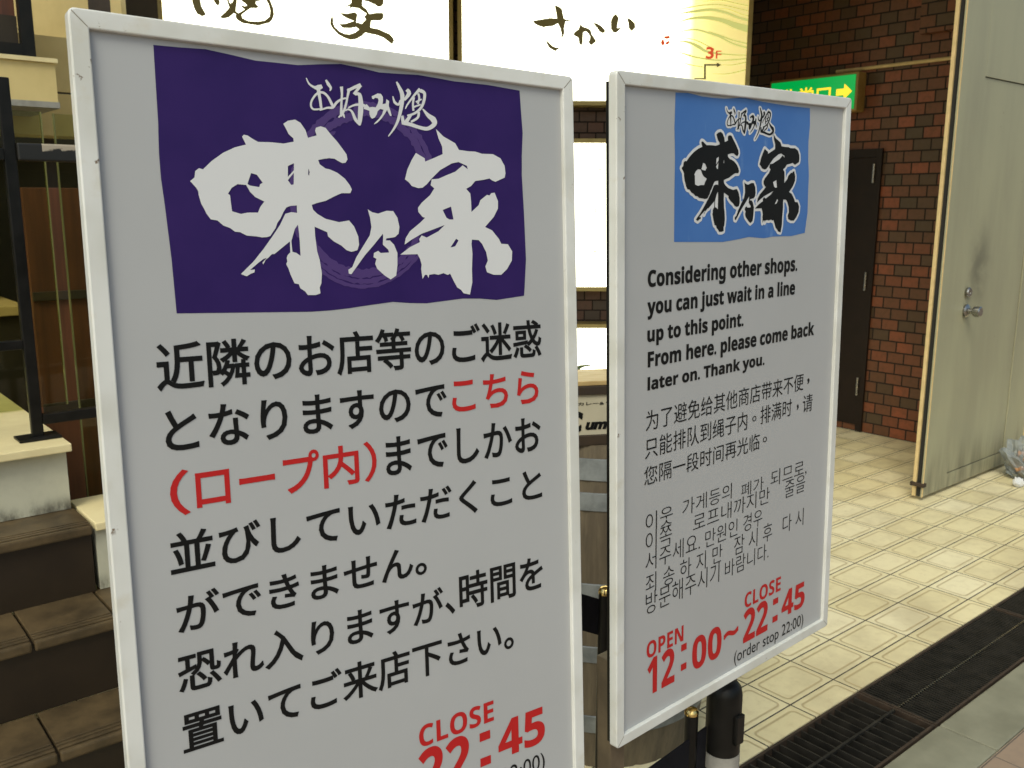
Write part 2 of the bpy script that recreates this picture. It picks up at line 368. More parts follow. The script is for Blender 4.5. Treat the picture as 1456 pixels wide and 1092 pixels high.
def text_geo(body, offset=0., space=1., shear=0.):
    key = (body, offset, space, shear)
    if key not in _cache:
        V_, F_ = [], []
        c = bpy.data.curves.new('t', 'FONT'); c.resolution_u = 4; c.shear = shear; c.offset = min(0, offset)
        o = bpy.data.objects.new('t', c); S.collection.objects.link(o)
        def geo(b):
            c.body = b; dg = bpy.context.evaluated_depsgraph_get(); dg.update(); oe = o.evaluated_get(dg); me = oe.to_mesh()
            g = ([(v.co.x, v.co.y) for v in me.vertices], [tuple(p.vertices) for p in me.polygons]); oe.to_mesh_clear(); return g
        def merged(g):
            mp, vs, ix = {}, [], []
            for v in g[0]:
                k = (round(v[0], 5), round(v[1], 5))
                if k not in mp: mp[k] = len(vs); vs.append(v)
                ix.append(mp[k])
            return vs, [f for f in (tuple(dict.fromkeys(ix[k] for k in f)) for f in g[1]) if len(f) > 2]
        whole = merged(geo(body))
        # split into glyphs by connected islands, grow each
        if offset > 0:
            par = list(range(len(whole[0])))
            def root(k):
                while par[k] != k: par[k] = par[par[k]]; k = par[k]
                return k
            for f in whole[1]:
                for k in f[1:]: par[root(k)] = root(f[0])
            # islands that overlap horizontally belong to one glyph
            isl = {}
            for f in whole[1]: isl.setdefault(root(f[0]), []).append(f)
            spans = sorted((min(whole[0][k][0] for f in fs for k in f), max(whole[0][k][0] for f in fs for k in f), r) for r, fs in isl.items())
            groups = []
            for a, b, r in spans:
                if groups and a < groups[-1][1]+.02: groups[-1][1] = max(b, groups[-1][1]); groups[-1][2].append(r)
                else: groups.append([a, b, [r]])
            for a, b, rs in groups:
                fs = [f for r in rs for f in isl[r]]; ids = sorted({k for f in fs for k in f}); mp = {k: q for q, k in enumerate(ids)}
                v2, f2 = thicken([whole[0][k] for k in ids], [tuple(mp[k] for k in f) for f in fs], offset)
                n = len(V_); V_ += v2; F_ += [tuple(k+n for k in f) for f in f2]
        else: V_, F_ = whole
        bpy.data.objects.remove(o); bpy.data.curves.remove(c)
        _cache[key] = (V_, F_)
    return _cache[key]
def fit(geo, u0, u1, v0, v1):
    vs, fs = geo; xs = [v[0] for v in vs]; ys = [v[1] for v in vs]; ax, bx, ay, by = min(xs), max(xs), min(ys), max(ys)
    return [(u0+(x-ax)/(bx-ax)*(u1-u0), v0+(y-ay)/(by-ay)*(v1-v0)) for x, y in vs], fs
def text_at(mb, body, h, x, y, z=0, off=0., anchor='l'):
    vs, fs = text_geo(body, off); xs = [v[0] for v in vs]; ys = [v[1] for v in vs]; k = h/(max(ys)-min(ys)); wd = (max(xs)-min(xs))*k
    x0 = x - (wd/2 if anchor == 'c' else 0); mb.flat(*fit((vs, fs), x0, x0+wd, y, y+h), z=z)

# ------------------------------------------------------------------ setting: ground
def setting():
    tag(MB().box(-60, 60, -60, 60, -.5, -.16).build('ground', K['asphalt'], M=RB.copy()), kind='structure')
    I0, D0 = 2.5322, 1.5726
    tag(MB().box(-8-I0, 12-I0, 1.328-D0, 14-D0, -.14, 0).build('tiled_floor', K['tile'], M=mB(I0, D0)), kind='structure')
    tag(MB().box(-8, 12, 1.078, 1.3275, -.159, -.10).build('drain_channel', K['pit'], M=RB.copy()), kind='structure')
    b = MB()
    k = -8.1+.035
    edges = [-6.5, -5.6, -4.7, -3.8, -2.9, -2., -1.1, -.2, .72, 1.62, 2.535, 3.45, 4.4, 5.3, 6.2, 7.1, 8.0]
    for a, c in zip(edges, edges[1:]): b.box(a+.002, c-.002, .907, 1.072, -.155, .0, .006)
    tag(b.build('stone_kerb', K['stone'], M=RB.copy()), kind='structure')
    tag(MB().box(-20, 25, -14, .904, -.155, -.001).build('pavement', K['paver'], M=RB.copy()), kind='structure')
    # unseen ceiling and storeys, added to keep sky light out of the entrance
    tag(MB().box(1.35, 5.795, 2.0, 11, 3.05, 3.3).build('sky_blocking_ceiling', K['ceiling'], M=RB.copy()), kind='structure')
    tag(MB().box(1.35, 14, 2.0, 11, 3.304, 9).build('sky_blocking_storeys', K['wallcream'], M=RB.copy()), 'unseen cream upper storeys added above the tiled entrance to block sky light', 'building')
setting()
def gratings():
    for (a, b, pitch, lab) in ((-.6, .96, .036, None), (.965, 2.528, .036, 'coarse'), (2.534, 3.50, .0135, 'fine'), (3.505, 4.47, .0135, 'fine far'), (4.475, 5.44, .0135, None), (5.445, 6.41, .0135, None)):
        labs = {(-.6): 'coarse black steel drain grate lying in the street front of the nearer sign', .965: 'coarse-barred black drain grate below the right sign, nearest in the gutter',
                2.534: 'fine-barred black drain grate next to the coarse one, beside grey kerb stone', 3.505: 'fine-barred drain grate in front of the open beige door',
                4.475: 'fine-barred drain grate out past the hinge side of the beige door', 5.445: 'farthest fine-barred drain grate in the gutter'}
        r = empty('drain_grate', labs[a], 'drain grate', mB(a, 1.08, 0), 'drain grates in the gutter')
        L = b-a; f = MB()
        f.box(0, L, .0, .008, -.03, -.002); f.box(0, L, .238, .246, -.03, -.002); f.box(0, .007, .0085, .2375, -.03, -.003); f.box(L-.007, L, .0085, .2375, -.03, -.003)
        f.build('grate_frame', K['rust'], r)
        g = MB(); x = .012
        while x < L-.012:
            t = .0045 if pitch > .02 else .004
            g.box(x, x+t, .009, .237, -.028, -.005); x += pitch
        o = g.build('grate_bars', K['grate'], r)
        c = MB()
        if pitch > .02: c.box(.008, L-.008, .118, .126, -.012, -.003)
        else:
            x = .012
            while x < L-.014: c.box(x, x+.0062, .118, .124, -.012, -.0035); x += .0135
        c.build('centre_bar', K['grate'] if pitch > .02 else K['steel'], r)
gratings()

# ------------------------------------------------------------------ brick end wall, dark door, exit light, conduit
def brick_end():
    # local x runs towards the street (-d), faces -i
    M = Matrix.Translation(bw(5.65, 9)) @ Matrix.Rotation(YB-pi/2, 4, 'Z')
    b = MB().box(0, 9-2.24, 0, .3, 0, 3.6).build('brick_wall', K['brick'], M=M)
    tag(b, 'red and brown brick tile wall at the end of the passage, behind the open beige door', 'wall')
    pr = MB().box(9-2.883, 9-2.25, -.07, -.001, 2.51, 3.04).build('brick_lintel', K['brick'], M=M)
    tag(pr, 'small brick block standing proud of the end wall at top right, above the cream conduit', 'lintel')
    # door: d from 3.083 deeper
    r = empty('service_door', 'dark brown service door in the brick end wall under the green exit light', 'door', Matrix.Translation(bw(5.65, 3.085)) @ Matrix.Rotation(YB-pi/2, 4, 'Z'))
    MB().box(-.92, -.045, -.012, -.001, .045, 1.80, .002).build('door_leaf', K['darkdoor'], r)
    MB().box(-.97, -.921, -.02, -.001, 0, 1.855).box(-.044, 0, -.02, -.001, 0, 1.855).box(-.92, -.045, -.02, -.001, 1.802, 1.855).build('door_frame', K['darkdoor'], r)
    for z in (.25, .95, 1.64): MB().lathe([(.008, 0), (.008, .12)], 10, T(-.046, -.026, z)).build('hinge', K['steel'], r, smooth=True)
    # exit light
    r = empty('exit_sign', 'glowing green exit sign with a yellow arrow on the brick wall above the right sign', 'exit sign', Matrix.Translation(bw(5.65, 3.90, 2.088)) @ Matrix.Rotation(YB-pi/2, 4, 'Z'))
    W, H, Dp = .66, .245, .10
    MB().box(0, W, -Dp, -.001, 0, H, .012).build('sign_case', K['exitcase'], r)
    MB().box(.018, W-.016, -Dp-.006, -Dp-.0005, .016, H-.018, .003).build('sign_face', K['exitgreen'], r)
    mt = Matrix.Translation((0, -Dp-.0075, 0)) @ Matrix.Rotation(pi/2, 4, 'X')
    t = MB(); t.flat(*fit(text_geo('非常口', .012), .10, .475, .05, .176)); t.build('exit_lettering', K['exityellow'], r, M=mt)
    a = MB(); a.flat([(.515, .105), (.57, .105), (.57, .075), (.625, .125), (.57, .175), (.57, .145), (.515, .145)], [(0, 1, 2, 3, 4, 5, 6)]); a.build('arrow', K['exityellow'], r, M=mt)
    c = MB(); c.tube([bw(5.636, 2.25, 2.356), bw(5.636, 3.45, 2.356)], .011)
    tag(c.build('conduit', K['cream'], smooth=True), 'thin cream conduit running along the brick wall from the exit light', 'conduit')
brick_end()

# ------------------------------------------------------------------ steel door, open against the street front
def steel_door():
    r = empty('steel_door', 'grimy beige steel door standing open at the right, with a round knob', 'door', mB(4.515, 2.113, .022))
    W, H = 1.225, 2.85
    x0, x1, z0, z1 = .265, .965, .075, 2.10
    f = MB()      # front skin with a sunk panel
    f.box(0, x0, 0, .008, 0, H, .0015); f.box(x1, W, 0, .008, 0, H, .0015); f.box(x0+.0004, x1-.0004, 0, .008, 0, z0); f.box(x0+.0004, x1-.0004, 0, .008, z1, H)
    f.box(x0+.0035, x1-.0035, .0065, .016, z0+.004, z1-.004, .001)
    f.build('door_leaf', K['door'], r)
    MB().box(.010, W, .0165, .034, 0, H).build('door_core', K['rubber'], r)
    MB().box(-.001, .006, -.004, -.0005, 0, H).build('edge_strip', K['cream'], r)
    MB().box(-.002, W, .0345, .052, 0, H, .0015).build('rear_leaf', K['cream'], r)
    k = MB().lathe([(.034, 0), (.034, .006), (.028, .012), (.014, .016), (.014, .034), (.024, .040), (.0275, .052), (.027, .072), (.022, .076)], 28, T(.30, -.001, .945) @ Matrix.Rotation(pi/2, 4, 'X'))
    k.build('door_knob', K['steel'], r, smooth=True)
    k = MB().lathe([(.026, 0), (.026, .008), (.022, .013), (.008, .013), (.008, .011)], 28, T(.30, -.001, 1.04) @ Matrix.Rotation(pi/2, 4, 'X')); k.build('deadbolt', K['steel'], r, smooth=True)
    b = MB().box(-.014, .02, -.012, .06, .055, .075, .003); b.build('bottom_pivot', K['rust'], r)
    # frame post and beige return wall
    h = MB().box(0, .05, -.03, .12, 0, 3.05, .004).build('door_post', K['cream'], M=mB(5.745, 2.14))
    tag(h, 'narrow cream door post with rusty foot on the hinge side of the beige door', 'door post')
    wl = MB().box(0, 4, 0, .25, 0, 3.6).build('plaster_wall', K['wallcream'], M=mB(5.80, 2.16))
    tag(wl, 'cream plaster wall on the far right past the beige door', 'wall')
    MBo = MB().box(0, .03, -.002, .07, .0, .09, .003).build('rusty_foot', K['rust'], h, M=T(-.012, -.031, 0))
steel_door()

# ------------------------------------------------------------------ lit signs on the chamfered brick pillar
def light_box(label, x0, x1, z0, z1, y=6.2, mat='lit', dep=.16):
    r = empty('light_box', label, 'light box', T((x0+x1)/2, y, z0), 'lit shop signs')
    w2 = (x1-x0)/2; h = z1-z0; t = .028
    c = MB().box(-w2, w2, .004, dep, 0, h); c.build('case', K['boxrim'], r)
    f = MB().box(-w2, -w2+t, -.006, .0035, 0, h).box(w2-t, w2, -.006, .0035, 0, h).box(-w2+t+.0004, w2-t-.0004, -.006, .0035, 0, t).box(-w2+t+.0004, w2-t-.0004, -.006, .0035, h-t, h)
    f.build('rim', K['boxrim'], r)
    p = MB().box(-w2+t+.001, w2-t-.001, -.002, .0032, t+.001, h-t-.001); po = p.build('lit_panel', K[mat], r, M=T(0, 0, 0))
    return r
def on_box(r, name, mat, polys=None, geo=None, z=.005):
    """polys given in photo pixels land on the panel's front plane"""
    P = r.matrix_world.translation + Vector((0, -.0035, 0)); n = Vector((0, -1, 0)); b = MB()
    for k, pl in enumerate(polys or []):
        q = [hit(x, y, P, n)-P for x, y in pl]; vs, fs = region([[(a.x, a.z) for a in q]])
        b.flat(vs, fs, z=k*.0002)
    if geo: b.flat(*geo)
    return b.build(name, K[mat], r, M=Matrix.Translation((0, -.0035, 0)) @ Matrix.Rotation(pi/2, 4, 'X'))
def lit_signs():
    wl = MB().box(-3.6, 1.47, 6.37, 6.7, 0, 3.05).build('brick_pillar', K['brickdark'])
    tag(wl, 'dark brown brick wall between the two standing signs, carrying the lit shop signs', 'wall')
    r = light_box('big glowing white light box with brush characters, behind the top of the left sign', -2.27, -.385, 2.135, 3.0)
    yaki = [zmap(p, 260, 0, 9.1) for p in (
        [(110, -120), (235, -120), (228, 0), (240, 80), (290, 165), (298, 195), (250, 212), (185, 180), (150, 120), (118, 20)],
        [(330, -120), (460, -100), (480, 30), (470, 65), (445, 72), (425, 50), (390, 0)],
        [(520, -120), (600, -100), (590, -20), (605, 30), (618, 45), (640, 30), (660, -20), (665, -120), (705, -120), (700, 30), (688, 110), (688, 150), (722, 168), (800, 120), (775, 105), (752, 80), (770, 65), (800, 80), (830, 70), (800, 40), (755, 10), (770, -60), (1000, -60), (1025, 5), (945, 20), (945, 50), (990, 92), (950, 108), (880, 105), (800, 160), (762, 190), (772, 235), (850, 272), (960, 278), (1060, 265), (1120, 215), (1130, 140), (1110, 60), (1065, -20), (1020, -110), (1080, -100), (1130, 0), (1170, 100), (1182, 190), (1160, 250), (1125, 295), (1060, 310), (985, 332), (900, 320), (770, 300), (700, 255), (678, 215), (685, 185), (660, 172), (600, 225), (525, 243), (470, 225), (540, 165), (600, 100), (580, 40), (560, -30)])]
    ie = [zmap(p, 440, 0, 9.1) for p in (
        [(540, -90), (690, -90), (685, 75), (740, 120), (775, 180), (860, 165), (945, 163), (965, 190), (955, 235), (930, 265), (800, 268), (790, 355), (890, 375), (970, 410), (1040, 440), (1080, 485), (1098, 525), (1070, 575), (1030, 545), (960, 490), (870, 455), (790, 440), (722, 422), (680, 465), (610, 505), (530, 518), (450, 490), (370, 445), (300, 370), (265, 310), (272, 250), (290, 200), (308, 235), (308, 300), (330, 350), (390, 405), (450, 435), (520, 443), (590, 420), (640, 382), (600, 350), (540, 366), (430, 362), (375, 310), (470, 305), (575, 270), (500, 245), (430, 205), (395, 165), (490, 175), (590, 155), (622, 185), (605, 290), (635, 292), (675, 308), (730, 250), (705, 222), (738, 178), (640, 110), (560, 95), (515, 112), (525, 80), (435, 100), (540, 40)],
        [(700, 10), (760, -60), (960, -60), (962, 45), (930, 85), (885, 88), (850, 62), (760, 20)])]
    on_box(r, 'brush_character', 'litink', yaki); on_box(r, 'brush_character', 'litink', ie)
    r = light_box('glowing white light box fading to yellow with green waves, upper middle', -.355, 1.535, 2.135, 3.0, mat='litfade')
    # the fade is laid out along the panel
    sak = [zmap(p, 740, 0, 8.09) for p in (
        [(140, 240), (240, 222), (340, 206), (420, 212), (405, 120), (392, 70), (405, 58), (450, 80), (478, 105), (500, 210), (520, 222), (600, 228), (682, 225), (682, 232), (600, 238), (520, 246), (503, 330), (507, 380), (490, 425), (458, 437), (475, 400), (455, 320), (430, 270), (370, 302), (290, 308), (270, 316), (200, 295), (160, 270)],
        [(288, 447), (330, 490), (370, 530), (410, 546), (488, 540), (430, 568), (405, 592), (370, 575), (325, 545), (300, 495)],
        [(690, 273), (720, 308), (770, 322), (810, 345), (820, 390), (872, 470), (865, 485), (810, 525), (778, 482), (798, 455), (800, 420), (780, 385), (750, 360), (722, 375), (718, 440), (718, 490), (700, 528), (675, 500), (668, 440), (655, 428), (605, 402), (620, 370), (668, 335)],
        [(825, 258), (880, 268), (930, 298), (975, 345), (972, 375), (940, 383), (910, 365), (880, 320)],
        [(1098, 157), (1133, 205), (1120, 270), (1112, 322), (1168, 318), (1140, 345), (1098, 380), (1065, 372), (1040, 330), (1040, 240), (1060, 190)],
        [(1222, 198), (1270, 222), (1320, 270), (1322, 320), (1300, 340), (1280, 363), (1245, 325), (1240, 265)])]
    on_box(r, 'brush_lettering', 'litink', sak)
    wv = []
    for pts, wd in (([(160, 120), (300, 95), (500, 60), (700, 55), (880, 90), (1040, 130)], 14), ([(230, 160), (400, 135), (600, 115), (780, 150), (900, 200), (1040, 240)], 34), ([(180, 275), (350, 222), (550, 210), (740, 245), (900, 305), (1040, 345)], [4, 22, 42, 56, 78, 88]),
                    ([(220, 380), (400, 352), (560, 390), (700, 440), (860, 520), (1030, 570)], 24), ([(560, 370), (700, 420), (860, 480), (1030, 520)], 20), ([(180, 488), (330, 505), (450, 560), (560, 620), (800, 650), (1030, 660)], [4, 26, 44, 30, 18, 14]),
                    ([(130, 595), (300, 650), (450, 690), (700, 720), (1030, 700)], 20), ([(240, 455), (400, 475), (540, 540), (640, 590)], 14), ([(700, 770), (850, 775), (1020, 740)], 14), ([(620, 880), (800, 880), (1020, 830)], 16), ([(180, 720), (330, 770), (500, 800)], 12), ([(500, 20), (700, 0), (900, 40), (1040, 70)], 14), ([(640, 100), (800, 110), (960, 170), (1040, 190)], 12)):
        sp = smooth_line(pts, 5)
        if isinstance(wd, list): ww = [wd[min(int(k/5), len(wd)-1)]*(1-(k % 5)/5)+wd[min(int(k/5)+1, len(wd)-1)]*(k % 5)/5 for k in range(len(sp))]
        else: ww = [wd*(.25+.75*min(1, min(k, 1e9)/6)) for k in range(len(sp))]
        wv.append(zmap(stroke(sp, ww), 940, 0, 8.4))
    on_box(r, 'wave_pattern', 'litolive', wv).location.y = -.0022
    on_box(r, 'floor_arrow', 'litink', [zmap(p, 940, 0, 8.4) for p in ([(395, 932), (512, 932), (512, 765), (665, 765), (665, 745), (725, 775), (665, 805), (665, 785), (535, 785), (535, 948), (395, 944)],)])
    P = r.matrix_world.translation
    def pos(x, y): q = hit(x, y, P+Vector((0, -.004, 0)), Vector((0, -1, 0)))-P; return q.x, q.z
    a = pos(1003, 84); c = pos(1015.6, 66.5); d = pos(1017.5, 83.5); e = pos(1026, 72)
    b = MB(); b.flat(*fit(text_geo('3', .03), a[0], c[0], a[1], c[1])); b.flat(*fit(text_geo('F', .01), d[0], e[0], d[1], e[1]))
    b.build('floor_number', K['litred'], r, M=Matrix.Translation((0, -.004, 0)) @ Matrix.Rotation(pi/2, 4, 'X'))
    seal = [zmap(p, 640, 0, 3.165) for p in ([(962, 163), (988, 160), (990, 172), (975, 176), (962, 172)], [(950, 180), (962, 176), (966, 200), (955, 206), (948, 196)], [(970, 190), (986, 182), (990, 192), (978, 202), (968, 200)])]
    on_box(r, 'red_seal', 'litred', seal)
    r = light_box('slim upright glowing sign with a column of small marks, seen between the two standing signs', .18, .80, .925, 1.925)
    mk = [zmap(p, 790, 140, 3.64) for p in ([(240, 325), (244, 325), (243, 355), (232, 375), (222, 370), (214, 362), (230, 366), (238, 352)],
          [(201, 545), (204, 545), (209, 575), (208, 592), (203, 597), (200, 585), (202, 570)], [(202, 765), (206, 765), (208, 790), (211, 793), (207, 797), (205, 815), (202, 815), (201, 797), (195, 793), (201, 788)])]
    def ring(cx, cy, ro, ri):
        o = [(cx+ro*cos(2*pi*k/20), cy+ro*sin(2*pi*k/20)) for k in range(19)]; i = [(cx+ri*cos(2*pi*k/20), cy+ri*sin(2*pi*k/20)) for k in range(19)]
        return o+i[::-1]
    mk += [zmap(ring(*a), 790, 140, 3.64) for a in ((208, 457, 14, 11.5), (204, 697, 14, 11.5), (200, 893, 15, 11))]
    for q in mk: on_box(r, 'printed_mark', 'litolive', [q])
    r = light_box('low glowing light box just above the wood-framed barrel sign', .12, .92, .10, .70)
    lf = [zmap(p, 800, 380, 6.07) for p in ([(95, 862), (150, 844), (205, 838), (258, 838), (245, 850), (195, 858), (160, 872), (140, 900), (95, 905)],)]
    on_box(r, 'printed_leaf', 'litgreen', lf)
    on_box(r, 'printed_red_mark', 'litred', [zmap([(412, 800), (440, 790), (440, 890), (393, 882), (400, 850)], 800, 380, 6.07)])
lit_signs()

# ------------------------------------------------------------------ stairs at the left
def stairs():
    r = empty('staircase', 'brown tiled steps climbing at the left of the big white sign', 'stairs', mB(0, 0))
    def tread(z, d0, d1, x1, joints, x0=-2.6):
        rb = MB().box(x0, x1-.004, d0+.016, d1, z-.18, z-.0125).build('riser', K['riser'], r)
        b = MB(); js = [x0]+joints+[x1]
        for a, c in zip(js, js[1:]):
            b.box(a+.003, c-.003, d0+.045, d1, z-.012, z, .002)
            # nosing with two grooves
            b.box(a+.003, c-.003, d0+.032, d0+.0415, z-.012, z-.0005, .002); b.box(a+.003, c-.003, d0+.018, d0+.0285, z-.012, z-.001, .002)
            b.box(a+.003, c-.003, d0, d0+.0145, z-.026, z-.002, .005)
        b.build('tread', K['step'], r)
    tread(.18, 1.775, 1.97, 1.02, [-1.9, -1.3, -.7, -.1, .49])
    tread(.36, 1.953, 2.15, 1.02, [-1.6, -1.2, -.8, -.34, .075, .385])
    tread(.54, 2.135, 2.345, 1.02, [-1.6, -1.2, -.8, -.42, .02, .392, .575])
    tread(.72, 2.315, 2.53, .585, [-1.6, -1.2, -.8, -.4])
    p = empty('landing_block', 'white painted landing block with cream top carrying the black railing post', 'landing', mB(0, 2.45, .7215))
    MB().box(-2.6, .575, .026, 1.2, 0, .158).build('block_body', K['white'], p)
    MB().box(-2.6, .583, -.005, 1.2, .1585, .1795, .003).build('block_top', K['creamtop'], p)
    p = empty('plinth', 'small white plinth with cream top at the right end of the brown steps', 'plinth', mB(.59, 2.31, .5415))
    MB().box(.002, .42, .022, .235, 0, .158).build('plinth_body', K['white'], p)
    MB().box(0, .43, .008, .245, .1585, .179, .003).build('plinth_top', K['creamtop'], p)
stairs()
def railing():
    r = empty('railing', 'black metal railing with peeling top rail on the white landing', 'railing', mB(.53, 2.555, .9025))
    MB().box(-.014, .014, -.010, .010, .004, .895, .003).build('post', K['blackmetal'], r)
    MB().box(-.05, .05, -.035, .035, -.0005, .006, .002).build('base_plate', K['blackmetal'], r)
    MB().box(.0145, .62, -.020, .020, .700, .742, .004).build('top_rail', K['peel'], r)
    MB().box(.30, .325, -.009, .009, .062, .699, .002).build('post', K['blackmetal'], r)
    MB().box(.58, .612, -.010, .010, -.18, .699, .002).build('post', K['blackmetal'], r)
    MB().box(.0145, .579, -.013, .013, .035, .061, .002).build('bottom_rail', K['blackmetal'], r)
    MB().box(-1.5, -.0145, -.011, .011, .235, .258, .002).box(-1.5, -.0145, -.015, .015, .700, .728, .002).build('side_rail', K['blackmetal'], r)
railing()
def left_back():
    g = 'glass screens behind the railing'
    for k, (i0, i1, d, lab) in enumerate(((.0, .70, 2.93, 'tall clear glass screen with pale green edge behind the black railing'), (.74, 1.05, 2.97, 'narrow glass screen close to the left edge of the big sign'), (-1.6, -.06, 2.93, 'wide glass screen at the far left edge'))):
        r = empty('glass_screen', lab, 'glass screen', mB(i0, d, .0), g)
        z0 = .905 if i1 < .72 else .02
        MB().box(.004, i1-i0-.004, 0, .008, z0, 1.755).build('pane', K['glass'], r)
        for e in (0, i1-i0-.0035): MB().box(e, e+.0035, -.001, .009, z0, 1.755).build('pane_edge', K['glassedge'], r)
    # dark interior
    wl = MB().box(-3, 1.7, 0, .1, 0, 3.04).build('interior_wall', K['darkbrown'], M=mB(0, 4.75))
    tag(wl, 'dim brown interior wall seen through the glass at the left', 'wall')
    wp = empty('wood_panelling', 'red brown wooden panelling beside the left edge of the big sign, behind the railing', 'panelling', mB(.72, 3.35))
    MB().box(0, .9, 0, .04, 0, 1.55, .002).build('panel', K['wood'], wp)
    for z in (.35, .8, 1.18): MB().box(0, .9, -.012, -.0005, z, z+.03, .002).build('batten', K['signdark'], wp)
    cb = empty('cabinet', 'low dark cabinet with pale shelf inside the glass at the left', 'cabinet', mB(-.1, 3.7))
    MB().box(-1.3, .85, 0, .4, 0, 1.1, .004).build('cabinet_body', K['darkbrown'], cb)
    MB().box(-1.32, .87, -.02, .42, 1.1005, 1.135, .003).build('cabinet_top', K['shelfwood'], cb)
    for z in (1.35, 1.6): MB().box(-1.3, .85, .2, .42, z, z+.025).build('shelf', K['darkbrown'], cb)
    # cream balcony slab overhead with its grey drip edge
    s = empty('balcony_slab', 'cream slab overhead in the upper left corner with grey underside lip', 'slab', mB(.985, 3.86, 1.852))
    MB().box(-3.2, 0, 0, 1.2, .022, .162).build('slab_body', K['wallcream'], s)
    MB().box(-3.21, .008, -.012, 1.2, .1625, .178).build('slab_cap', K['creamtop'], s)
    MB().box(-3.2, .004, -.006, 1.2, 0, .0215).build('drip_edge', K['greyband'], s)
    s = empty('wall_band', 'cream wall band with a dark seam touching the top left corner of the big sign', 'wall', mB(.9, 4.3, 1.78))
    MB().box(-.25, .9, 0, .2, 0, .172).build('lower_band', K['wallcream'], s)
    MB().box(-.25, .9, 0, .2, .180, .40).build('upper_band', K['wallcream'], s)
    MB().box(-.25, .9, .01, .2, .1725, .1795).build('seam', K['signdark'], s)
    wf = empty('window_frame', 'dark framed red brown window standing on the cream slab, upper left', 'window', mB(.945, 3.97, 2.031))
    MB().box(-.045, 0, -.02, .02, 0, 1.0).box(-.30, -.27, -.015, .015, .06, 1.0).box(-2.2, -.046, -.025, .025, 0, .055).build('frame', K['blackmetal'], wf)
    MB().box(-2.2, -.046, .026, .04, .0, .16).build('kick_panel', K['darkbrown'], wf)
    MB().box(-2.2, -.046, .045, .06, .161, 1.0).build('wood_infill', K['wood'], wf)
    c = empty('menu_board', 'cream board with a dark pointed mark behind the top left corner of the big sign', 'board', T(-2.044, 4.2, 2.1))
    MB().box(-.145, .21, 0, .03, .05, .75, .003).build('board', K['wallcream'], c)
    b = MB(); b.flat([(-.02, .62), (.06, .62), (.045, .345), (.028, .26), (.01, .345)], [(0, 1, 2, 3, 4)]); b.build('brush_mark', K['ink'], c, M=T(0, -.0015, 0) @ Matrix.Rotation(pi/2, 4, 'X'))
    MB().box(-.30, -.15, -.02, .02, .02, .75, .003).build('timber_upright', K['wood'], c)
    MB().box(.212, .31, -.02, .02, .02, .75, .003).build('timber_upright', K['signdark'], c)
    MB().box(.312, .36, -.03, .02, .02, .75, .003).build('cream_upright', K['wallcream'], c)
    MB().box(-.335, -.305, -.02, .02, .02, .75).build('dark_upright', K['blackmetal'], c)
left_back()

# ------------------------------------------------------------------ barrel and the framed sign on it
def barrel():
    bx, by = .268, 2.52; R0 = .285; R1 = .325; Hh = .90
    r = empty('barrel', 'old oak barrel with grey metal hoops standing between the two signs', 'barrel', T(bx, by))
    def rad(z): t = (z-Hh/2)/(Hh/2); return R1-(R1-R0)*t*t
    n = 24*6; prof = [(rad(z), z) for z in [Hh*k/22 for k in range(23)]]
    MB().lathe(prof, n, wob=lambda q, k, n: q-(.004 if k % 6 == 0 else 0)).build('staves', K['oak'], r, smooth=True)
    for (a, b) in ((.812, .868), (.735, .782), (.50, .545), (.325, .372), (.112, .166)):
        MB().lathe([(rad(a)+.0005, a), (rad(a)+.004, a+.002), (rad(b)+.004, b-.002), (rad(b)+.0005, b)], 72, caps=False).build('hoop', K['hoop'], r, smooth=True)
    # framed sign
    yaw = radians(12)
    s = empty('framed_sign', 'wood-framed cream shop sign with dark lettering resting on the barrel', 'sign', T(.262, 2.27, .9005) @ Matrix.Rotation(yaw, 4, 'Z'))
    W2, H, D = .27, .165, .16; t = .026
    MB().box(-W2, W2, 0, D, .0005, H-.012).build('sign_box', K['signdark'], s)
    MB().box(-W2-.004, W2+.004, -.006, D, H-.0115, H, .002).build('top_board', K['shelfwood'], s)
    MB().box(-W2, W2, -.012, -.0005, 0, t, .002).box(-W2, W2, -.012, -.0005, H-.012-.022, H-.012, .002).build('frame', K['signdark'], s)
    MB().box(-W2, W2, -.005, -.001, t+.0005, H-.0345).build('sign_face', K['signcream'], s)
    P = s.matrix_world @ Vector((0, -.0062, 0)); nn = (s.matrix_world.to_3x3() @ Vector((0, -1, 0))); inv = s.matrix_world.inverted()
    def q(x, y): p = inv @ hit(810+x/6.83, 540+y/6.83, P, nn); return p.x, p.z
    M = T(0, -.0062, 0) @ Matrix.Rotation(pi/2, 4, 'X')
    b = MB()
    a = q(80, 252); c = q(335, 210); b.flat(*fit(text_geo('カレー&', .02), a[0], c[0], a[1], c[1])); a = q(352, 250); c = q(420, 212); b.flat(*fit(text_geo('フ', .02), a[0], c[0], a[1], c[1]))
    b.build('small_lettering', K['ink'], s, M=M)
    b = MB(); a = q(8, 520); c = q(132, 308)
    b.flat(*fit(text_geo('C', .07, 1, .2), a[0], c[0], a[1], c[1]+.0))
    a = q(150, 490); c = q(368, 400); b.flat(*fit(text_geo('um', .055, 1, .25), a[0], c[0], a[1], c[1])); a = q(378, 480); c = q(415, 375); b.flat(*fit(text_geo('i', .05, 1, .25), a[0], c[0], a[1], c[1]))
    b.build('large_lettering', K['ink'], s, M=M)
barrel()

